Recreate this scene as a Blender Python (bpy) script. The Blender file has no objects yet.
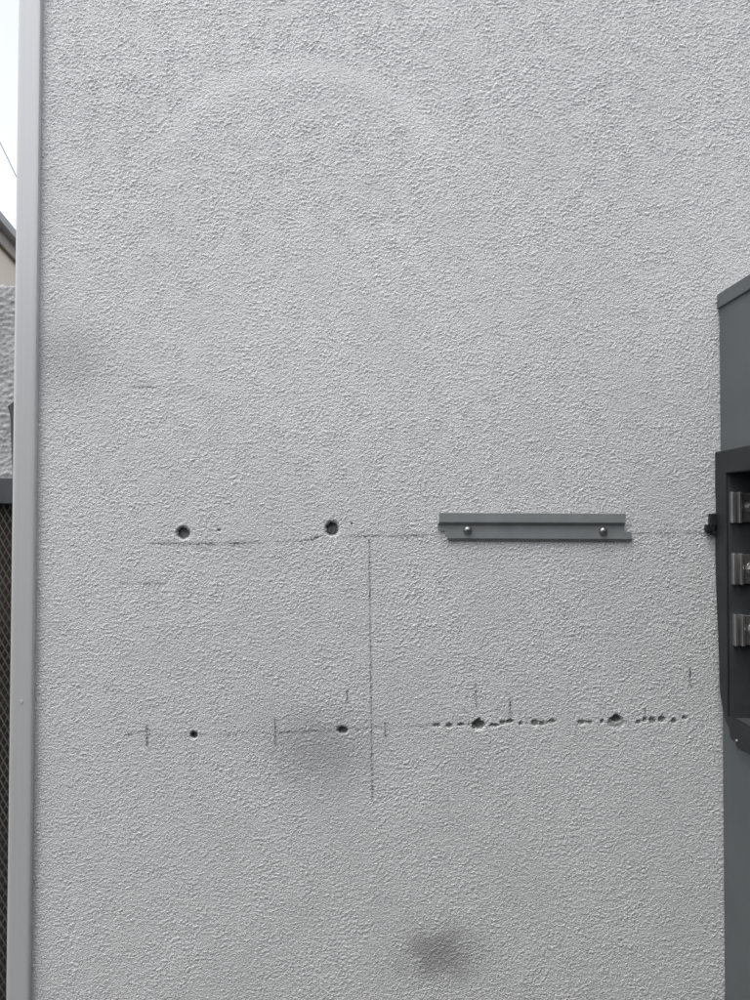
import bpy, bmesh, math, random
import numpy as np
from mathutils import Matrix, Vector, Euler
R = math.radians
random.seed(4)
rng = np.random.default_rng(11)
sc = bpy.context.scene
C = sc.collection

# ------------------------------------------------------------------ camera
F = 755.0                                   # focal length in pixels of the 750 x 1000 photograph
CAM = Vector((0.0, -0.98, 1.45))
CAM_ROT = Euler((R(90 + 1.25), 0, 0)).to_matrix() @ Matrix.Rotation(R(0.12), 3, 'Z')
cd = bpy.data.cameras.new('camera')
cd.sensor_fit = 'HORIZONTAL'; cd.sensor_width = 36.0; cd.lens = F / 750 * 36.0
cd.clip_start = 0.01; cd.clip_end = 2000
cam = bpy.data.objects.new('camera', cd); C.objects.link(cam)
cam.matrix_world = Matrix.Translation(CAM) @ CAM_ROT.to_4x4()
sc.camera = cam

# ------------------------------------------------------------------ sky, sun, exposure
SUN_EL, SUN_AZ = R(70), R(-130)             # high, in front of the wall and to the left (overcast)
w = bpy.data.worlds.new('World'); sc.world = w; w.use_nodes = True
nt = w.node_tree; bg = nt.nodes['Background']
sky = nt.nodes.new('ShaderNodeTexSky'); sky.sky_type = 'NISHITA'; sky.sun_disc = False
sky.sun_elevation = SUN_EL; sky.sun_rotation = SUN_AZ
sky.air_density = 1.0; sky.dust_density = 3.0; sky.ozone_density = 1.0
hs = nt.nodes.new('ShaderNodeHueSaturation'); hs.inputs['Saturation'].default_value = 0.24
nt.links.new(sky.outputs[0], hs.inputs['Color']); nt.links.new(hs.outputs[0], bg.inputs[0])
bg.inputs[1].default_value = 0.15
sd = bpy.data.lights.new('sun', 'SUN'); sd.energy = 0.5; sd.angle = R(25); sd.color = (1.0, 0.985, 0.96)
so = bpy.data.objects.new('sun', sd); C.objects.link(so)
sdir = Vector((math.sin(SUN_AZ) * math.cos(SUN_EL), math.cos(SUN_AZ) * math.cos(SUN_EL), math.sin(SUN_EL)))
so.rotation_euler = sdir.to_track_quat('Z', 'Y').to_euler()
so.location = (0, -3, 6)
vs = sc.view_settings
vs.view_transform = 'Standard'; vs.look = 'None'; vs.gamma = 1.0; vs.use_curve_mapping = False
vs.exposure = 1.04

# ------------------------------------------------------------------ helpers
def ray(px, py):
    return CAM_ROT @ Vector(((px - 375) / F, (500 - py) / F, -1.0))
def on_y(px, py, y=0.0):                    # the point of that pixel's ray on a plane parallel to the wall
    d = ray(px, py); return CAM + d * ((y - CAM.y) / d.y)
def on_x(px, py, x):                        # ... on a plane parallel to the cabinet's side
    d = ray(px, py); return CAM + d * ((x - CAM.x) / d.x)
def at(px, py, dist):
    d = ray(px, py); return CAM + d * (dist / d.y)

def link(name, me, mat, parent=None):
    o = bpy.data.objects.new(name, me); C.objects.link(o)
    if mat: me.materials.append(mat)
    if parent: o.parent = parent
    return o
def from_bm(name, bm, mat, parent=None, smooth=False):
    bmesh.ops.recalc_face_normals(bm, faces=bm.faces)
    me = bpy.data.meshes.new(name); bm.to_mesh(me); bm.free()
    if smooth: me.shade_smooth()
    return link(name, me, mat, parent)
def tag(o, label=None, cat=None, group=None, kind=None):
    for k, v in (('label', label), ('category', cat), ('group', group), ('kind', kind)):
        if v: o[k] = v
    return o
def thing(name, label, cat, group=None):
    o = bpy.data.objects.new(name, None); C.objects.link(o); o.empty_display_size = .1
    return tag(o, label, cat, group)
def box(bm, x0, x1, y0, y1, z0, z1):
    vs_ = [bm.verts.new(p) for p in ((x0,y0,z0),(x1,y0,z0),(x1,y1,z0),(x0,y1,z0),(x0,y0,z1),(x1,y0,z1),(x1,y1,z1),(x0,y1,z1))]
    for q in ((0,1,2,3),(4,5,6,7),(0,1,5,4),(1,2,6,5),(2,3,7,6),(3,0,4,7)):
        bm.faces.new([vs_[i] for i in q])
def bevel(o, wd, seg=2):
    m = o.modifiers.new('bevel', 'BEVEL'); m.width = wd; m.segments = seg; m.limit_method = 'ANGLE'; m.angle_limit = R(35)
    return o
def box_obj(name, dims, mat, parent=None, bv=0.0):
    bm = bmesh.new(); box(bm, *dims); o = from_bm(name, bm, mat, parent)
    if bv: bevel(o, bv)
    return o
def prism(bm, pts, off):                    # polygon + offset vector
    a = [bm.verts.new(p) for p in pts]; b = [bm.verts.new(Vector(p) + Vector(off)) for p in pts]
    bm.faces.new(a); bm.faces.new(b[::-1]); n = len(a)
    for i in range(n): bm.faces.new((a[i], a[(i+1) % n], b[(i+1) % n], b[i]))
def cyl(bm, p0, p1, r0, r1=None, n=14):
    r1 = r0 if r1 is None else r1
    p0, p1 = Vector(p0), Vector(p1); q = (p1 - p0).to_track_quat('Z', 'Y')
    A = [bm.verts.new(p0 + q @ Vector((r0*math.cos(t), r0*math.sin(t), 0))) for t in np.linspace(0, 2*math.pi, n, False)]
    B = [bm.verts.new(p1 + q @ Vector((r1*math.cos(t), r1*math.sin(t), 0))) for t in np.linspace(0, 2*math.pi, n, False)]
    bm.faces.new(A[::-1]); bm.faces.new(B)
    for i in range(n): bm.faces.new((A[i], A[(i+1) % n], B[(i+1) % n], B[i]))

# ------------------------------------------------------------------ materials
def material(name, col, rough=.7, metal=0.0, spec=.5, var=.06, vscale=6.0, bump=0.0, bscale=80.0, stretch=(1,1,1)):
    m = bpy.data.materials.new(name); m.use_nodes = True
    n, l = m.node_tree.nodes, m.node_tree.links; b = n['Principled BSDF']
    b.inputs['Roughness'].default_value = rough; b.inputs['Metallic'].default_value = metal
    b.inputs['Specular IOR Level'].default_value = spec
    tc = n.new('ShaderNodeTexCoord'); mp = n.new('ShaderNodeMapping'); mp.inputs['Scale'].default_value = stretch
    l.new(tc.outputs['Object'], mp.inputs[0])
    no = n.new('ShaderNodeTexNoise'); no.inputs['Scale'].default_value = vscale; no.inputs['Detail'].default_value = 6
    l.new(mp.outputs[0], no.inputs['Vector'])
    mr = n.new('ShaderNodeMapRange'); mr.inputs[1].default_value = .3; mr.inputs[2].default_value = .7
    mr.inputs[3].default_value = 1 - var; mr.inputs[4].default_value = 1 + var
    l.new(no.outputs[0], mr.inputs[0])
    mx = n.new('ShaderNodeVectorMath'); mx.operation = 'SCALE'; mx.inputs[0].default_value = col[:3]
    l.new(mr.outputs[0], mx.inputs['Scale']); l.new(mx.outputs[0], b.inputs['Base Color'])
    if bump:
        n2 = n.new('ShaderNodeTexNoise'); n2.inputs['Scale'].default_value = bscale; n2.inputs['Detail'].default_value = 3
        l.new(mp.outputs[0], n2.inputs['Vector'])
        bp = n.new('ShaderNodeBump'); bp.inputs['Strength'].default_value = 1; bp.inputs['Distance'].default_value = bump
        l.new(n2.outputs[0], bp.inputs['Height']); l.new(bp.outputs[0], b.inputs['Normal'])
    return m

M = {}
M['cabinet'] = material('cabinet_grey_enamel', (.095, .108, .112), .42, 0, .5, .10, 9, .00008, 900)
M['rail'] = material('rail_grey_enamel', (.29, .307, .309), .45, 0, .5, .10, 30, .00008, 900)
M['black'] = material('black_moulded_plastic', (.018, .021, .023), .55, 0, .4, .2, 25, .0002, 400)
M['pocket'] = material('dark_grey_moulding', (.06, .066, .07), .6, 0, .4, .15, 25, .0002, 400)
M['clip'] = material('black_rubber_sealant', (.02, .02, .022), .8, 0, .3, .2, 60, .0006, 250)
M['tin'] = material('tinned_metal', (.6, .6, .59), .34, .85, .5, .15, 60)
M['plate'] = material('tarnished_bus_metal', (.26, .25, .242), .4, .5, .5, .25, 70)
M['zinc'] = material('zinc_screw', (.42, .43, .42), .42, 1, .5, .1, 200)
M['post'] = material('post_light_grey_paint', (.65, .655, .655), .36, .18, .5, .035, 9, .0001, 300, (1, 1, .06))
M['slate'] = material('slate_painted_steel', (.085, .09, .097), .5, 0, .4, .15, 20)
M['mesh'] = material('dark_expanded_metal', (.12, .114, .102), .6, .1, .4, .2, 30)
M['screen'] = material('brown_privacy_board', (.085, .078, .07), .8, 0, .3, .3, 12)
M['mortar'] = material('raw_grey_mortar', (.19, .192, .19), .9, 0, .2, .25, 180, .0008, 300)
M['anchor'] = material('grey_plastic_anchor', (.2, .2, .19), .6, 0, .4, .1, 100)
M['far_stucco'] = material('boundary_stucco', (.44, .44, .44), .85, 0, .25, .08, 14, .004, 90)
M['cream'] = material('cream_house_paint', (.84, .75, .65), .8, 0, .3, .04, 3, .004, 60)
M['fascia'] = material('brown_grey_fascia', (.38, .34, .31), .6, 0, .4, .1, 6)
M['gutter'] = material('grey_gutter', (.42, .42, .42), .45, .1, .5, .05, 6)
M['shingle'] = material('roof_shingle', (.16, .15, .14), .9, 0, .3, .25, 12, .01, 30)
M['wire'] = material('dark_cable', (.12, .12, .13), .6)
M['wood'] = material('weathered_pole_wood', (.16, .12, .09), .9, 0, .2, .2, 8, .004, 60, (1, 1, .1))
M['concrete'] = material('side_yard_concrete', (.06, .058, .056), .9, 0, .3, .15, 1.5, .002, 90)
M['shade_building'] = material('shade_building_paint', (.11, .108, .105), .9, 0, .3, .06, 2, .004, 90)  # unseen building behind the camera, kept dark to cut bounce light

def stucco_material():
    m = bpy.data.materials.new('white_painted_dash_stucco'); m.use_nodes = True
    n, l = m.node_tree.nodes, m.node_tree.links; b = n['Principled BSDF']
    b.inputs['Roughness'].default_value = .55; b.inputs['Specular IOR Level'].default_value = .35
    at_ = n.new('ShaderNodeAttribute'); at_.attribute_name = 'marks'
    sp = n.new('ShaderNodeSeparateColor'); l.new(at_.outputs['Color'], sp.inputs[0])
    tc = n.new('ShaderNodeTexCoord')
    def noise(scale, detail):
        q = n.new('ShaderNodeTexNoise'); q.inputs['Scale'].default_value = scale; q.inputs['Detail'].default_value = detail
        l.new(tc.outputs['Object'], q.inputs['Vector']); return q
    big = noise(2.3, 4)
    cr = n.new('ShaderNodeValToRGB'); e = cr.color_ramp.elements
    e[0].position = .3; e[0].color = (.785, .790, .783, 1); e[1].position = .7; e[1].color = (.832, .835, .828, 1)
    l.new(big.outputs[0], cr.inputs[0])
    tn = n.new('ShaderNodeVectorMath'); tn.operation = 'SCALE'
    l.new(cr.outputs[0], tn.inputs[0]); l.new(at_.outputs['Alpha'], tn.inputs['Scale'])
    def mix(fac, a, col):
        k = n.new('ShaderNodeMix'); k.data_type = 'RGBA'
        l.new(fac, k.inputs[0]); l.new(a, k.inputs[6]); k.inputs[7].default_value = col; return k.outputs[2]
    c = mix(sp.outputs[2], tn.outputs[0], (.31, .305, .312, 1))      # soft grime
    c = mix(sp.outputs[0], c, (.075, .075, .08, 1))                # pencil and chalk
    c = mix(sp.outputs[1], c, (.25, .25, .243, 1))                 # bare mortar where the coat is chipped away
    l.new(c, b.inputs['Base Color'])
    fine = noise(680, 2); bp = n.new('ShaderNodeBump'); bp.inputs['Strength'].default_value = 1; bp.inputs['Distance'].default_value = .0014
    l.new(fine.outputs[0], bp.inputs['Height'])
    fr = n.new('ShaderNodeAttribute'); fr.attribute_name = 'far'
    gr = noise(240, 3); mu = n.new('ShaderNodeMath'); mu.operation = 'MULTIPLY'
    sb = n.new('ShaderNodeMath'); sb.operation = 'SUBTRACT'; sb.inputs[1].default_value = .5; l.new(gr.outputs[0], sb.inputs[0]); l.new(sb.outputs[0], mu.inputs[0]); l.new(fr.outputs['Fac'], mu.inputs[1])
    b2 = n.new('ShaderNodeBump'); b2.inputs['Strength'].default_value = 1; b2.inputs['Distance'].default_value = .0035
    l.new(mu.outputs[0], b2.inputs['Height']); l.new(bp.outputs[0], b2.inputs['Normal']); l.new(b2.outputs[0], b.inputs['Normal'])
    return m
M['stucco'] = stucco_material()

# ------------------------------------------------------------------ the ground
bm = bmesh.new()
bm.faces.new([bm.verts.new(p) for p in ((-400,-400,0),(400,-400,0),(400,400,0),(-400,400,0))])
tag(from_bm('ground', bm, M['concrete']), kind='structure')

# ------------------------------------------------------------------ the stucco wall
S = 0.00108                                  # grid step in view
T = 1400
def band(wl, spread, aspect=1.0):
    fx = np.fft.fftfreq(T, S)[None, :] * aspect; fz = np.fft.fftfreq(T, S)[:, None]
    f = np.hypot(fx, fz); g = np.exp(-((np.log(np.maximum(f, 1e-6) * wl)) / spread) ** 2)
    n_ = np.fft.ifft2(np.fft.fft2(rng.standard_normal((T, T))) * g).real
    return n_ / n_.std()
b7, b12, b45, b40, b150 = band(.0037, .5, 1.3), band(.0085, .55, 1.35), band(.0027, .3, 1.1), band(.045, .5), band(.16, .5)
def grains(rad, cover, asp):                  # thrown grains: flattened domes dropped at random
    k = int(rad * asp / S) + 2; dens = cover * S * S / (math.pi * rad * rad * asp)
    imp = (rng.random((T, T)) < dens) * rng.uniform(.45, 1.0, (T, T))
    gz, gx = np.mgrid[-k:k+1, -k:k+1] * S
    ker = np.clip(1 - (gx / (rad * asp)) ** 2 - (gz / rad) ** 2, 0, 1) ** .8
    full = np.zeros((T, T)); full[:2*k+1, :2*k+1] = ker; full = np.roll(full, (-k, -k), (0, 1))
    g = np.fft.ifft2(np.fft.fft2(imp) * np.fft.fft2(full)).real
    return g / g.std()
tile = .66 * grains(.0014, .6, 1.2) + .55 * grains(.0020, .5, 1.35) + .16 * grains(.0034, .5, 1.35) + .26 * b7 + .34 * b45
_f = np.hypot(np.fft.fftfreq(T, S)[None, :], np.fft.fftfreq(T, S)[:, None])
tile = np.fft.ifft2(np.fft.fft2(tile) * (.28 + .72 * (1 - np.exp(-(_f * .0066) ** 2)))).real      # an even coat: no long swells
tile -= tile.mean(); tile /= tile.std() * 1.35
tile = np.tanh(tile * .8) / .8
tile *= 1 + .13 * np.clip(b40, -2, 2) + .09 * np.clip(b150, -2, 2)
WX0, WX1, WZ1 = -.462, 3.2, 2.75
xl, xr = WX0, .512
zc0, zc1 = CAM.z - .66, CAM.z + .70
def graded(a, b, s, grow, cap):
    out = [a]; d = s; sg = 1 if b > a else -1
    while (b - out[-1]) * sg > d * 1.3: out.append(out[-1] + sg * d); d = min(d * grow, cap)
    out.append(b); return out[1:]
xs = np.concatenate([np.arange(xl, xr, S), np.array(graded(xr, WX1, .004, 1.25, .12))])
zs = np.concatenate([np.array(graded(zc0, 0.0, .003, 1.15, .06))[::-1], np.arange(zc0, zc1, S), np.array(graded(zc1, WZ1, .003, 1.15, .06))])
nx, nz = len(xs), len(zs)
ix = np.round((xs - xl) / S).astype(int) % T; iz = np.round((zs - zc0) / S).astype(int) % T
H = tile[np.ix_(iz, ix)]
Xg, Zg = np.meshgrid(xs, zs)
# pixel coordinates (photograph) of every grid vertex, to lay the marks where they are on the wall
Rt = np.array(CAM_ROT.transposed())
P = np.stack([Xg - CAM.x, np.full_like(Xg, -CAM.y), Zg - CAM.z], -1) @ Rt.T
PX = 375 + F * P[..., 0] / -P[..., 2]; PY = 500 - F * P[..., 1] / -P[..., 2]
def smooth(a, b, v):
    t = np.clip((v - a) / (b - a), 0, 1); return t * t * (3 - 2 * t)
def seg_dist(x0, y0, x1, y1):
    dx, dy = x1 - x0, y1 - y0; L2 = dx*dx + dy*dy
    t = np.clip(((PX - x0) * dx + (PY - y0) * dy) / L2, 0, 1)
    return np.hypot(PX - x0 - t * dx, PY - y0 - t * dy), t
# coat relief: rough up high, finer in the middle, a smoother patched arc near the top
amp = 0.00042 * (1 + .42 * smooth(330, 60, PY) - .12 * smooth(600, 800, PY))
def arc(cx, cy, rx, ry, wd, a0, a1):
    ang = np.degrees(np.arctan2(cy - PY, PX - cx)); rr = np.hypot((PX - cx) / rx, (PY - cy) / ry)
    return np.exp(-((rr - 1) / wd) ** 2) * smooth(a0, a0 + 20, ang) * smooth(a1, a1 - 20, ang)
patch = arc(300, 190, 145, 122, .085, 5, 175)
amp = amp * (1 - .38 * patch)
pencil = np.zeros_like(H); chip = np.zeros_like(H); stain = np.zeros_like(H)
depth = np.zeros_like(H)
breakup = np.clip(.62 + .38 * H + .35 * rng.standard_normal(H.shape), 0, 1.3)
blot = b40[np.ix_(iz, ix)]
def stroke(pts, wd, a, gap=0.0):
    global pencil
    for (x0, y0), (x1, y1) in zip(pts[:-1], pts[1:]):
        d, t = seg_dist(x0, y0, x1, y1)
        v = 1.5 * a * np.exp(-(d / (1.08 * wd)) ** 2) * breakup * (.3 + .7 * smooth(gap - 1.9, gap + .3, blot))
        pencil = np.maximum(pencil, v)
# chalk / pencil lines
stroke([(150, 543.5), (190, 543.6), (245, 543)], 1.15, .72, .0)
stroke([(183, 544.2), (240, 543.6)], 1.5, .5, .2)
stroke([(245, 542.6), (300, 540.5), (330, 538)], 1.1, .36, .2)
stroke([(310, 540), (324, 534)], 1.3, .6, .0)
stroke([(340, 536.4), (400, 535.8), (438, 534.6)], 1.5, .48, -.2)
stroke([(632, 533.4), (670, 533.2), (709, 532.6)], 1.1, .5, -.4)
stroke([(122, 583.5), (165, 583)], 1.2, .42, .1)
stroke([(134, 387), (164, 386)], 1.2, .45, -.1)
stroke([(369.3, 540), (369.6, 580), (370.6, 640), (371, 700), (371.6, 750), (372.3, 800)], .85, .62, -1.5)
stroke([(371.8, 752), (372.4, 798)], 1.0, .55, -.2)
stroke([(347, 690), (347.3, 704)], 1.0, .6, -.6)
stroke([(385, 722), (385.4, 738)], 1.0, .65, -.8)
stroke([(275, 718), (275.4, 746)], 1.0, .62, -.8)
stroke([(146.6, 726), (147.2, 745)], 1.1, .8, -1)
stroke([(126, 735), (138, 732), (149, 731)], 1.25, .75, -.6)
stroke([(140, 734.6), (170, 735.5), (192, 735.6)], 1.0, .22, .1)
stroke([(200, 734.8), (270, 733)], 1.1, .26, .2)
stroke([(276, 732.4), (310, 730.6), (338, 730)], 1.1, .5, -.2)
stroke([(350, 728.4), (390, 727), (432, 725.6)], 1.1, .38, .1)
stroke([(475.6, 684), (476.2, 706)], 1.0, .55, -.5)
stroke([(510, 699), (510.6, 722)], 1.0, .68, -.8)
stroke([(690, 668), (690, 685)], 1.0, .7, -1)
stroke([(645, 709), (645, 720)], 1.0, .5, -.5)
stroke([(463, 708), (466, 712)], 1.2, .5, -.5)
# soft grimy smudges
def smudge(x, y, rx, ry, a):
    global stain
    d = np.hypot((PX - x) / rx, (PY - y) / ry) + .11 * blot + .05 * H
    stain = np.maximum(stain, a * np.exp(-np.maximum(d, 0) ** 2.4))
smudge(318, 748, 52, 40, .46); smudge(440, 954, 36, 26, .7); smudge(70, 360, 36, 36, .36)
smudge(482, 760, 36, 30, .10); smudge(300, 560, 60, 14, .06)
# chips along the lower line: the coat is broken out down to bare mortar
def knock(x, y, wx, wy, dp, tone=1.0, point=0.0):
    global chip, depth
    u = (PX - x) / (wx * .51); v = (PY - y) / (wy * .53)
    if point: u = u / np.clip(1 - point * np.clip(-v, 0, 1), .12, 1)
    d = np.hypot(u, v) + .07 * b7[np.ix_(iz, ix)]
    k = smooth(1.12, .72, d)
    chip = np.maximum(chip, np.clip(k * tone, 0, 1)); depth = np.maximum(depth, .5 * dp * k)
for a in [(437,725.8,8,4.2,.003,.85),(449.8,725.6,5.5,4.2,.003,.85),(461,725,7,4,.003,.9),(469.5,724.6,2.6,2.4,.002,.6),
          (494,725,9,4,.003,.85),(503,722.6,6,3.6,.003,.8),(509.5,722,7.5,4,.003,.9),(521,724,5,4.2,.003,.8),(526.5,723,2.4,2.4,.002,.5),
          (534.4,722.8,7,5.4,.003,.8),(542,723.8,6,5,.003,.85),(552.4,721.6,7.5,4.8,.003,.8),(547.5,723,2.6,2.4,.002,.5),
          (581.5,722.6,6,5.4,.0028,.75),(587,722.4,6,3.6,.002,.6),(590.5,722.4,4,4.4,.0025,.7),(601.6,721.8,4.6,4.6,.003,.85),
          (638,722,5.5,4.6,.003,.8),(645,720,5.5,4.4,.003,.8),(652,720,6.5,5.4,.003,.85),(662.4,719.6,6,5.4,.0035,.95),
          (674,720.4,5.6,4.4,.003,.8),(685,718.4,5.5,4.4,.003,.75),(219,529.8,4,3.6,.003,.8),(352,524,2.6,2.4,.002,.6),(317,538.4,4,2.6,.002,.6)]:
    j = [random.uniform(-1, 1) for _ in range(4)]
    knock(a[0] + .5 * j[0], a[1] + .6 * j[1], a[2] * (1 + .18 * j[2]), a[3] * (1 + .22 * j[3]), a[4] * 1.2, a[5])
knock(478.4, 724, 14, 11, .012, 1.0, .7)
knock(478.4, 723, 8, 7, .012, 1.0, .5)
knock(616.4, 721.5, 18.5, 14, .0030, .62, .65)
knock(616.4, 718.6, 12, 8, .013, 1.0, .6)
# the drilled holes: open in the coat, lined by a mortar cup
HOLES = [(183.3, 533, 6.1, 5.6), (332, 528.6, 5.9, 6.7), (194, 735, 3.5, 3.3), (342.5, 730, 4.9, 3.3)]
open_mask = np.zeros_like(H, bool)
for (x, y, rx, ry) in HOLES:
    d = np.hypot((PX - x) / rx, (PY - y) / ry) + .03 * b12[np.ix_(iz, ix)]
    open_mask |= d < 1.06
    k = smooth(1.36, 1.04, d); chip = np.maximum(chip, .75 * k); depth = np.maximum(depth, .0016 * k)
smudge(342.5, 736, 7, 4, .3)
far = np.maximum(smooth(xr - .008, xr, Xg), np.maximum(smooth(zc0 + .01, zc0, Zg), smooth(zc1 - .01, zc1, Zg)))   # beyond the fine grid the material carries the grain
Y = -(H * amp * (1 - far)) + depth
pencil = np.clip(pencil * (1 - chip), 0, 1)
# overpainted patches: slightly different whites where the wall was touched up
tone = 1 + .05 * patch * np.clip(.75 + .35 * blot, 0, 1.3) - .035 * smooth(.9, .6, np.hypot((PX - 130) / 90, (PY - 120) / 70)) + .018 * np.clip(b150[np.ix_(iz, ix)], -2, 2)
tone = tone + .03 * smooth(1.05, .75, np.hypot((PX - 330) / 210, (PY - 330) / 120) + .1 * blot)
Y[:, 0] = .05; Y[-1, :] = .05
me = bpy.data.meshes.new('stucco_coat')
nv = nx * nz
me.vertices.add(nv)
me.vertices.foreach_set('co', np.stack([Xg, Y, Zg], -1).astype(np.float32).ravel())
ii = np.arange(nv, dtype=np.int32).reshape(nz, nx)
quad = np.stack([ii[:-1, :-1], ii[:-1, 1:], ii[1:, 1:], ii[1:, :-1]], -1)
om = open_mask[:-1, :-1] & open_mask[1:, 1:] & open_mask[:-1, 1:] & open_mask[1:, :-1]
quad = quad[~om].reshape(-1, 4)
me.loops.add(quad.size); me.polygons.add(len(quad))
me.loops.foreach_set('vertex_index', quad.ravel())
me.polygons.foreach_set('loop_start', np.arange(0, quad.size, 4, dtype=np.int32))
me.update(calc_edges=True)
me.shade_smooth()
ca = me.color_attributes.new('marks', 'FLOAT_COLOR', 'POINT')
ca.data.foreach_set('color', np.stack([pencil, chip, stain, tone], -1).astype(np.float32).ravel())
fa = me.attributes.new('far', 'FLOAT', 'POINT'); fa.data.foreach_set('value', far.astype(np.float32).ravel())
wall = thing('stucco_wall', 'white painted rough stucco house wall with pencil lines and drilled holes', 'wall')
link('stucco_coat', me, M['stucco'], wall)
box_obj('wall_core', (WX0 + .002, WX1 - .002, .05, 2.4, 0, WZ1 - .002), M['far_stucco'], wall)

def hole_cup(x, y, rx, ry, dp=.0052):
    c = on_y(x, y, 0); s = (0 - CAM.y) / F
    bm = bmesh.new(); n = 20; rings = []
    for k, (yy, f) in enumerate(((-.0002, 1.5), (.0012, 1.2), (.003, 1.08), (dp, 1.0))):
        rings.append([bm.verts.new((c.x + rx * s * f * math.cos(t) * (1 + .07 * math.sin(3*t + x + k*.2)), yy + random.uniform(-.0006, .0006) * (k > 0),
                                    c.z + ry * s * f * math.sin(t) * (1 + .07 * math.cos(2*t + x)))) for t in np.linspace(0, 2*math.pi, n, False)])
    for a, b in zip(rings[:-1], rings[1:]):
        for i in range(n): bm.faces.new((a[i], a[(i+1) % n], b[(i+1) % n], b[i]))
    bm.faces.new(rings[-1])
    # the first ring lies under the coat
    for v in rings[0]: v.co.y = .0035
    for v in rings[1]: v.co.y = .0025
    return from_bm('drilled_hole', bm, M['mortar'], wall, True)
cups = [hole_cup(*h) for h in HOLES]
# a broken wall plug sits in the second upper hole
c = on_y(331.6, 530.2, 0)
bm = bmesh.new()
for sgn in (-1, 1):
    pts = []
    for t in np.linspace(-1.1, 1.1, 8): pts.append((c.x + sgn * .0042 * math.cos(t), .0036, c.z + .0046 * math.sin(t)))
    for t in np.linspace(1.1, -1.1, 8): pts.append((c.x + sgn * .0022 * math.cos(t), .0036, c.z + .0026 * math.sin(t)))
    prism(bm, pts, (0, .002, 0))
from_bm('wall_plug', bm, M['anchor'], cups[1])

# ------------------------------------------------------------------ light grey post at the wall's corner
def post():
    t = thing('gate_post', 'tall light grey painted metal post at the left edge of the stucco wall', 'post')
    yf = -.0080
    xL = on_y(13.2, 400, yf).x; xR = on_y(38.6, 400, 0).x
    wdt = xR - xL; prof = [(xL, .03), (xL, yf + .0018)]
    for k in range(1, 40):                               # gently crowned face with two faint drawn ribs
        f = k / 40; crown = .0010 * abs(2*f - 1) ** 9
        rib = .00006 * (math.exp(-((f - .36) / .03) ** 2) + .7 * math.exp(-((f - .66) / .03) ** 2))
        prof.append((xL + wdt * f, yf + crown + rib))
    prof += [(xR - .0002, yf + .002), (xR, .03)]
    bm = bmesh.new(); prism(bm, [(x, y, 0.0) for x, y in prof], (0, 0, 2.6))
    o = from_bm('post_tube', bm, M['post'], t)
    me_ = o.data
    me_.shade_smooth()
    o.modifiers.new('edges', 'EDGE_SPLIT').split_angle = R(50)
    box_obj('cap', (xL - .003, xR + .003, yf - .003, .033, 2.6, 2.61), M['post'], t, .001)
    cz = on_y(21, 702, yf)
    bm = bmesh.new(); cyl(bm, (cz.x, yf + .001, cz.z), (cz.x, yf - .0006, cz.z), .0028, .0024, 12)
    from_bm('filled_screw', bm, M['post'], t)
    return xL
xL = post()

# ------------------------------------------------------------------ hanging rail and its screws
def rail():
    t = thing('mounting_rail', 'short grey metal mounting rail screwed to the white stucco wall', 'rail')
    bm = bmesh.new()
    def v(px, py, y):
        p = on_y(px, py, y); return bm.verts.new(p)
    yl, yf = -.0078, -.0042
    a = v(439, 512.6, yl); b = v(626, 513.4, yl); c_ = v(625.8, 522.8, yl); d = v(439, 522.2, yl)
    e = v(437.6, 525.4, yf); f = v(624.6, 525.8, yf)
    bm.faces.new((a, b, c_, d)); bm.faces.new((d, c_, f, e))
    g = [v(*q, yf) for q in ((624.4, 531.2), (631.8, 531.6), (632, 539.4), (447.2, 538.6), (446.6, 531), (437.4, 530.4))]
    bm.faces.new((e, f, *g))
    o = from_bm('rail_profile', bm, M['rail'], t)
    for p in o.data.polygons:
        pass
    if o.data.polygons[0].normal.y > 0: o.data.flip_normals()
    m = o.modifiers.new('thickness', 'SOLIDIFY'); m.thickness = .0019; m.offset = -1
    bevel(o, .0005, 2)
    # downturned lower edge
    p0, p1 = on_y(447.4, 539.0, yf), on_y(631.9, 539.8, yf)
    bm = bmesh.new(); prism(bm, [(p0.x, yf + .0003, p0.z), (p1.x, yf + .0003, p1.z), (p1.x, yf + .0012, p1.z - .0016), (p0.x, yf + .0012, p0.z - .0016)], (0, .0012, 0))
    from_bm('lower_edge', bm, M['rail'], t)
def screw(px, py, label):
    t = thing('hex_screw', label, 'screw', 'screws holding the rail')
    c0 = on_y(px, py, -.0044); t.location = c0
    def dome(bm, y0, r, h, n, k=5):
        rings = []
        for j in range(k):
            a_ = j / (k - 1) * math.pi / 2
            rings.append([bm.verts.new((r*math.cos(a_)*math.cos(q) if j < k-1 else .0002*math.cos(q), y0 - h*math.sin(a_), r*math.cos(a_)*math.sin(q) if j < k-1 else .0002*math.sin(q))) for q in np.linspace(0, 2*math.pi, n, False)])
        for A, B in zip(rings[:-1], rings[1:]):
            for i in range(n): bm.faces.new((A[i], A[(i+1) % n], B[(i+1) % n], B[i]))
        bm.faces.new(rings[-1]); bm.faces.new(rings[0][::-1])
    bm = bmesh.new(); cyl(bm, (0, 0, 0), (0, -.0009, 0), .0056, .0053, 20); from_bm('washer', bm, M['zinc'], t)
    bm = bmesh.new(); dome(bm, -.0009, .0047, .0034, 20); hd = from_bm('head', bm, M['zinc'], t, True)
    bm = bmesh.new(); box(bm, -.0026, .0026, -.0047, -.0043, -.00035, .00035); from_bm('slot', bm, M['mortar'], hd)
    bm = bmesh.new(); cyl(bm, (0, 0, 0), (0, .03, 0), .0024, .0018, 10); from_bm('shank', bm, M['zinc'], t)
rail()
screw(467.6, 530, 'silver screw head near the left end of the grey rail')
screw(603, 531, 'silver screw head near the right end of the grey rail')

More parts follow.
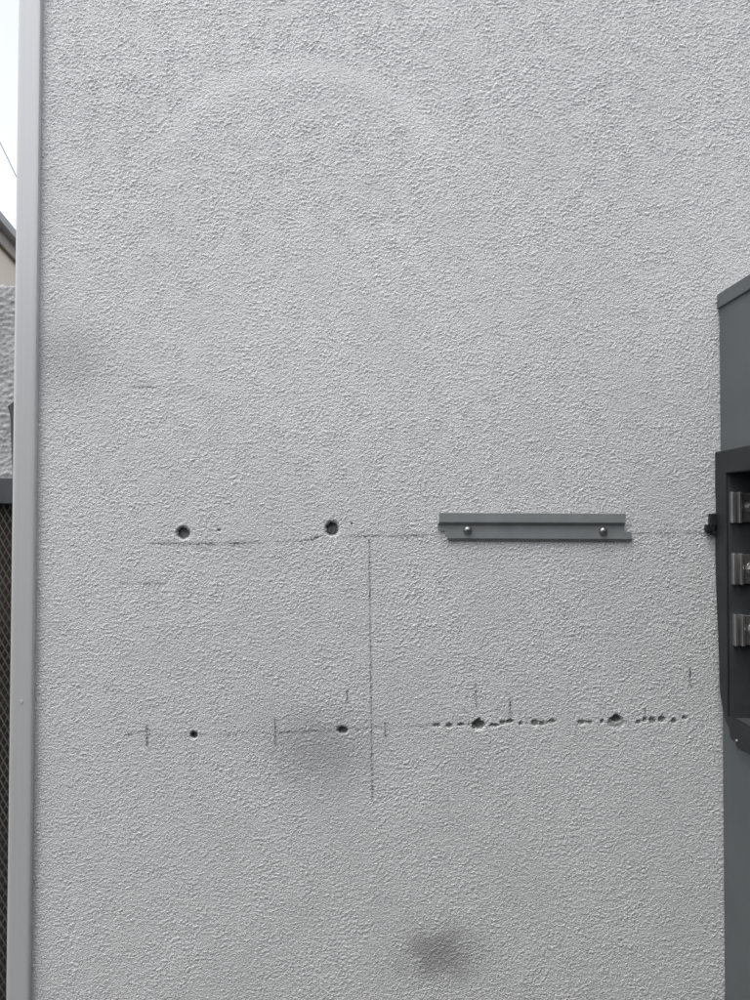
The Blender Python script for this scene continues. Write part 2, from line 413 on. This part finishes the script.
# ------------------------------------------------------------------ electrical cabinet with an open bus connection on its side
def cabinet():
    t = thing('electrical_cabinet', 'grey steel electrical cabinet with black open side connection at right edge', 'electrical cabinet')
    XS = on_y(720.3, 420, -.002).x                # plane of the left side
    ztop = on_y(718, 308, -.002).z
    zbot, yb, yf, XE = .55, -.002, -.235, XS + .52
    zo1 = on_x(727, 466, XS).z; zo0 = on_x(732, 726, XS).z   # opening in the side sheet
    yo1, yo0 = -.026, -.15
    th = .0022
    # left side sheet with its opening
    bm = bmesh.new(); ys = (yf, yo0, yo1, yb); zz = (zbot, zo0, zo1, ztop)
    g = [[bm.verts.new((XS, y, z)) for y in ys] for z in zz]
    for i in range(3):
        for j in range(3):
            if (i, j) != (1, 1): bm.faces.new((g[i][j], g[i][j+1], g[i+1][j+1], g[i+1][j]))
    o = from_bm('side_sheet', bm, M['cabinet'], t)
    if o.data.polygons[0].normal.x > 0: o.data.flip_normals()
    m = o.modifiers.new('thickness', 'SOLIDIFY'); m.thickness = th; m.offset = -1
    box_obj('side_sheet', (XE - th, XE, yf, yb, zbot, ztop), M['cabinet'], t)
    box_obj('back_sheet', (XS + th, XE - th, yb - th, yb, zbot, ztop), M['cabinet'], t)
    box_obj('bottom_sheet', (XS, XE, yf, yb, zbot - th, zbot), M['cabinet'], t)
    # rain cap standing proud of the sides
    zt2 = on_y(717, 294.6, -.002).z
    bm = bmesh.new(); ox = .0032
    prism(bm, [(XS - ox, -.0015, ztop - .001), (XS - ox, -.0015, zt2), (XS - ox, yf - .008, zt2 - .002), (XS - ox, yf - .008, ztop - .001)], (XE - XS + 2*ox, 0, 0))
    bevel(from_bm('rain_cap', bm, M['cabinet'], t), .0008)
    # front: two covers with a seam, latch
    zm = 1.42
    a = box_obj('front_cover', (XS + .001, XE - .001, yf - .004, yf, zm + .002, ztop - .004), M['cabinet'], t, .0012)
    b = box_obj('front_cover', (XS + .001, XE - .001, yf - .004, yf, zbot + .002, zm - .002), M['cabinet'], t, .0012)
    bm = bmesh.new(); cyl(bm, (XS + .26, yf - .004, zbot + .05), (XS + .26, yf - .012, zbot + .05), .012, .010, 16); from_bm('latch', bm, M['zinc'], b)
    for sx in (.03, .49):
        bm = bmesh.new(); cyl(bm, (XS + sx, yf - .004, ztop - .04), (XS + sx, yf - .008, ztop - .04), .006, .005, 12); from_bm('cover_screw', bm, M['zinc'], a)
    # black moulded surround, proud of the side, flaring to the wall
    XH = on_y(714.4, 470, -.003).x
    hs_ = thing_part = bpy.data.objects.new('bus_surround', None)
    out = [(714.6, 452.2), (738, 447.2)]
    P2 = [on_x(x, y, XH) for x, y in out]
    left = [(714.6, 452.2), (714.5, 480), (715.4, 503), (714.8, 548), (715.6, 590), (717.6, 636), (719.2, 690), (721.6, 706), (725.4, 722), (728.6, 728), (729.8, 738), (735.2, 744), (737, 749), (750, 755)]
    L = [on_x(x, y, XH) for x, y in left]
    ztop_h = L[0].z
    slope = (on_x(750, 445, XH).z - L[0].z) / (on_x(750, 445, XH).y - L[0].y)
    yF = -.158
    outer = [(p.y, p.z) for p in L]
    outer.append((yF, L[-1].z + .0))
    outer.append((yF, ztop_h + slope * (yF - L[0].y)))
    zi1 = on_x(727, 473, XH).z; zi0 = on_x(733, 720, XH).z; yi1, yi0 = on_x(726.4, 560, XH).y, -.138
    # outline sheet with hole: bridge outer loop with inner rectangle (triangulated fill)
    bm = bmesh.new()
    ov = [bm.verts.new((XH, y, z)) for y, z in outer]; iv = [bm.verts.new((XH, y, z)) for y, z in ((yi1, zi1), (yi1, zi0), (yi0, zi0), (yi0, zi1))]
    ed = [bm.edges.new((ov[i], ov[(i+1) % len(ov)])) for i in range(len(ov))] + [bm.edges.new((iv[i], iv[(i+1) % 4])) for i in range(4)]
    bmesh.ops.triangle_fill(bm, use_beauty=True, edges=ed)
    kill = [f for f in bm.faces if yi0 < f.calc_center_median().y < yi1 and zi0 < f.calc_center_median().z < zi1]
    if kill: bmesh.ops.delete(bm, geom=kill, context='FACES_ONLY')
    o = from_bm('bus_surround', bm, M['black'], t)
    if o.data.polygons[0].normal.x > 0: o.data.flip_normals()
    m = o.modifiers.new('thickness', 'SOLIDIFY'); m.thickness = XS - XH - .0003; m.offset = -1
    bevel(o, .0014, 2)
    # the pocket behind the opening
    pb = bmesh.new()
    box(pb, XH + .003, XS + .075, yi1 - .0012, yi1 + .003, zi0 - .004, zi1 + .004)
    box(pb, XS + .075, XS + .078, yi0, yi1 + .003, zi0 - .004, zi1 + .004)
    box(pb, XS + .0005, XS + .075, yi0, yi1, zi1 + .001, zi1 + .004)
    box(pb, XS + .0005, XS + .075, yi0, yi1, zi0 - .004, zi0 - .001)
    from_bm('pocket', pb, M['pocket'], o)
    # rivet in the lower corner
    rv = on_x(737, 741, XH)
    bm = bmesh.new(); cyl(bm, (XH + .001, rv.y, rv.z), (XH - .0016, rv.y, rv.z), .0026, .0018, 12); from_bm('rivet', bm, M['plate'], o)
    # two-step rubber clip against the wall
    bm = bmesh.new()
    for (x0, x1, y0, y1) in ((709.8, 716, 513.6, 526), (705.8, 714, 524.6, 531.8), (711, 716, 531, 535)):
        q0 = on_y(x0, y1, -.006); q1 = on_y(x1, y0, -.006); box(bm, q0.x, q1.x, -.010, -.0005, q0.z, q1.z)
    bevel(from_bm('clip', bm, M['clip'], o), .0012)
    # three bus connectors
    yc = yi1 - .004
    for (xa, ya, yb_) in ((731, 492, 523), (732.6, 553.4, 584.6), (734, 614.4, 646)):
        p0 = on_y(xa, yb_, yc); p1 = on_y(xa, ya, yc); x0 = p0.x; z0, z1 = p0.z, p1.z
        pl = box_obj('bus_plate', (x0 + .0115, x0 + .062, yc - .002, yc + .0035, z0 + .0012, z1 - .0012), M['plate'], t, .0006)
        for (da, db, dy) in ((0, .0032, -.004), (.0078, .0115, -.006)):
            box_obj('rib', (x0 + da, x0 + db, yc + dy, yc + .0035, z0, z1), M['tin'], pl, .0007)
        box_obj('web', (x0 + .0033, x0 + .0077, yc + .001, yc + .003, z0 + .0006, z1 - .0006), M['plate'], pl)
        zc = (z0 + z1) / 2
        bm = bmesh.new(); cyl(bm, (x0 + .0235, yc - .002, zc), (x0 + .0235, yc - .0032, zc), .0085, .008, 18); from_bm('washer', bm, M['tin'], pl)
        bm = bmesh.new(); cyl(bm, (x0 + .0235, yc - .0032, zc), (x0 + .0235, yc - .0085, zc), .0058, .0055, 6); from_bm('bolt', bm, M['tin'], pl)
cabinet()

# ------------------------------------------------------------------ dark mesh gate left of the post
def gate():
    t = thing('mesh_gate', 'dark steel gate with brown diamond mesh left of the pale post', 'gate')
    yg = .05
    xr_ = xL + .020; x0 = xr_ - .95
    ztop = on_y(5, 478, yg).z; zr = on_y(5, 504, yg).z
    box_obj('top_rail', (x0, xr_ - .018, yg - .012, yg + .018, zr, ztop), M['slate'], t, .0015)
    box_obj('bottom_rail', (x0, xr_ - .018, yg - .012, yg + .018, .06, .10), M['slate'], t, .0015)
    box_obj('middle_rail', (x0 + .03, xr_ - .018, yg + .012, yg + .026, .62, .655), M['slate'], t, .0015)
    # stile with a pointed, waisted finial
    tip = on_y(14.5, 396, yg - .014).z; sh = on_y(8, 406, yg - .014).z; wv = on_y(9, 416, yg - .014).z
    xo = on_y(7.2, 406, yg - .014).x; xi = on_y(10.4, 420, yg - .014).x; xm = on_y(12.2, 480, yg - .014).x
    xc = xo + .018
    lp = [(xm, .02), (xm, ztop), (xi, wv - .02), (xi - .0006, wv), (xo, sh), (xc - .004, tip - .002)]
    pts = lp + [(2*xc - x, z) for x, z in lp[::-1]]
    bm = bmesh.new(); prism(bm, [(x, yg - .014, z) for x, z in pts], (0, .028, 0))
    bevel(from_bm('hinge_stile', bm, M['slate'], t), .001)
    dx = x0 - .03 - xm
    pts2 = [(x + dx, z) for x, z in pts]
    bm = bmesh.new(); prism(bm, [(x, yg - .014, z) for x, z in pts2], (0, .028, 0))
    bevel(from_bm('latch_stile', bm, M['slate'], t), .001)
    # expanded diamond mesh, strand by strand, joined
    bm = bmesh.new(); ph, pv, w2 = .0092, .0168, .00085
    za, zb, xa, xb = .10, zr, x0, xr_ - .018
    for s in (-1, 1):
        k = ph / pv                                    # dx per dz
        span = (zb - za) * k; n = int((xb - xa + span) / ph)
        for i in range(n + 1):
            sx = xa - (span if s > 0 else 0) + i * ph
            z_lo, z_hi = za, zb
            if s > 0:
                z_lo = max(za, za + (xa - sx) / k); z_hi = min(zb, za + (xb - sx) / k)
                f = lambda z: sx + (z - za) * k
            else:
                z_lo = max(za, za + (sx - xb) / k); z_hi = min(zb, za + (sx - xa) / k)
                f = lambda z: sx - (z - za) * k
            if z_hi - z_lo < .004: continue
            yy = yg + .001 * s
            prism(bm, [(f(z_lo) - w2, yy - .0008, z_lo), (f(z_lo) + w2, yy - .0008, z_lo), (f(z_hi) + w2, yy - .0008, z_hi), (f(z_hi) - w2, yy - .0008, z_hi)], (0, .0016, 0))
    tag(from_bm('diamond_mesh', bm, M['mesh'], t), kind='stuff')
    box_obj('privacy_board', (x0, xr_ - .018, yg + .006, yg + .011, .10, zr), M['screen'], t)
    return x0
gx0 = gate()

# ------------------------------------------------------------------ rough boundary wall behind the gate
def boundary():
    yb = 1.2
    zt = on_y(7, 287.5, yb).z
    x0, x1 = -7.0, WX0 - .012
    t = thing('boundary_wall', 'rough grey stucco boundary wall behind the dark gate', 'wall')
    xs_ = np.concatenate([np.linspace(x0, -1.9, 60), np.arange(-1.895, -.9, .0042), np.linspace(-.89, x1, 60)])
    zs_ = np.concatenate([np.linspace(0, 1.3, 40), np.arange(1.305, zt, .0042), [zt]])
    iz_ = (np.arange(len(zs_)) * 1) % T; ix_ = (np.arange(len(xs_)) * 1 + 300) % T
    h = (tile[np.ix_(iz_, ix_)]) * .0026
    X_, Z_ = np.meshgrid(xs_, zs_); Y_ = yb - h
    Z_[-1] += .004 * b12[500, ix_]
    Z2 = np.vstack([Z_, Z_[-1:] + .002]); Y2 = np.vstack([Y_, np.full((1, len(xs_)), yb + .2)]); X2 = np.vstack([X_, X_[-1:]])
    me_ = bpy.data.meshes.new('stucco_face'); n1, n2 = X2.shape
    idx = np.arange(n1 * n2).reshape(n1, n2)
    q = np.stack([idx[:-1, :-1], idx[:-1, 1:], idx[1:, 1:], idx[1:, :-1]], -1).reshape(-1, 4)
    me_.from_pydata(np.stack([X2, Y2, Z2], -1).reshape(-1, 3).tolist(), [], q.tolist()); me_.shade_smooth()
    link('stucco_face', me_, M['far_stucco'], t)
    box_obj('core', (x0, x1, yb + .02, yb + .19, 0, zt - .03), M['far_stucco'], t)
boundary()

# ------------------------------------------------------------------ cream house with a brown eave beyond the boundary wall
def house():
    t = thing('cream_house', 'cream neighbouring house with brown eave and grey gutter beyond the boundary wall', 'house')
    E = at(0, 217, 6.98); d = Vector((-.163, .986, 0)).normalized(); o = Vector((-d.y, d.x, 0))   # o: away from the yard (to the left)
    if o.x > 0: o = -o
    A, B = -3.0, 12.0
    def sweep(name, prof, mat, par=t, a=A, b=B):
        bm = bmesh.new(); prism(bm, [E + o * u + Vector((0, 0, z)) + d * a for u, z in prof], d * (b - a)); return from_bm(name, bm, mat, par)
    sweep('wall', [(.075, -E.z), (.075, -.10), (6, -.10), (6, -E.z)], M['cream'], a=A + .3, b=B - .3)
    roof = sweep('roof', [(.0, .0), (3.1, 1.25), (6.2, .0), (6.2, -.04), (3.1, 1.2), (.02, -.045)], M['shingle'])
    sweep('fascia', [(.03, -.05), (.03, -.20), (.05, -.20), (.05, -.05)], M['fascia'], roof)
    sweep('soffit', [(.052, -.15), (.052, -.17), (.074, -.17), (.074, -.15)], M['fascia'], roof)
    sweep('gutter', [(-.05, -.012), (-.058, -.012), (-.045, -.075), (.026, -.075), (.026, -.068), (-.038, -.068)], M['gutter'], roof)
house()

# ------------------------------------------------------------------ overhead cable and its pole
def cable():
    p0 = at(-260, -300, 9.0); p1 = at(260, 690, 15.0)
    a, b = at(0, 160, 11.0), at(15, 192, 11.3)
    dr = (b - a).normalized(); p0 = a - dr * 6.0; p1 = b + dr * 9.0
    p1.z = max(p1.z, .3)
    cu = bpy.data.curves.new('overhead_cable', 'CURVE'); cu.dimensions = '3D'; cu.bevel_depth = .005; cu.bevel_resolution = 2
    s = cu.splines.new('POLY'); n = 24; s.points.add(n)
    for i in range(n + 1):
        f = i / n; p = p0.lerp(p1, f); s.points[i].co = (p.x, p.y, p.z - .10 * 4 * f * (1 - f) + .10, 1)
    tmp = bpy.data.objects.new('tmp', cu); C.objects.link(tmp)
    dg = bpy.context.evaluated_depsgraph_get()
    me_ = bpy.data.meshes.new_from_object(tmp.evaluated_get(dg)); bpy.data.objects.remove(tmp)
    o = link('overhead_cable', me_, M['wire']); tag(o, 'thin dark overhead cable crossing the pale sky at upper left', 'cable')
    pole = thing('utility_pole', 'wooden utility pole carrying the overhead cable', 'pole')
    bm = bmesh.new(); cyl(bm, (p0.x, p0.y, 0), (p0.x, p0.y, p0.z + .6), .14, .10, 16); from_bm('shaft', bm, M['wood'], pole, True)
    box_obj('crossarm', (p0.x - .9, p0.x + .9, p0.y - .17, p0.y - .08, p0.z + .15, p0.z + .27), M['wood'], pole)
cable()

# ------------------------------------------------------------------ unseen building across the side yard, behind the camera, shaped to shade the wall
def opposite():
    t = thing('unseen_shade_building', 'unseen grey building across the side yard, added to shade the stucco wall', 'building')
    box_obj('wall', (-1.5, 9, -6.5, -1.5, 0, 2.2), M['shade_building'], t)
    box_obj('added_shade_storey', (.9, 9, -6.4, -1.75, 2.25, 3.5), M['shade_building'], t)  # unseen upper storey, added to darken the stucco's right side
    bm = bmesh.new()
    prism(bm, [(-1.6, -1.46, 2.2), (-1.6, -4.2, 2.65), (-1.6, -6.8, 2.2)], (10.6, 0, 0)); from_bm('roof', bm, M['shingle'], t)
opposite()
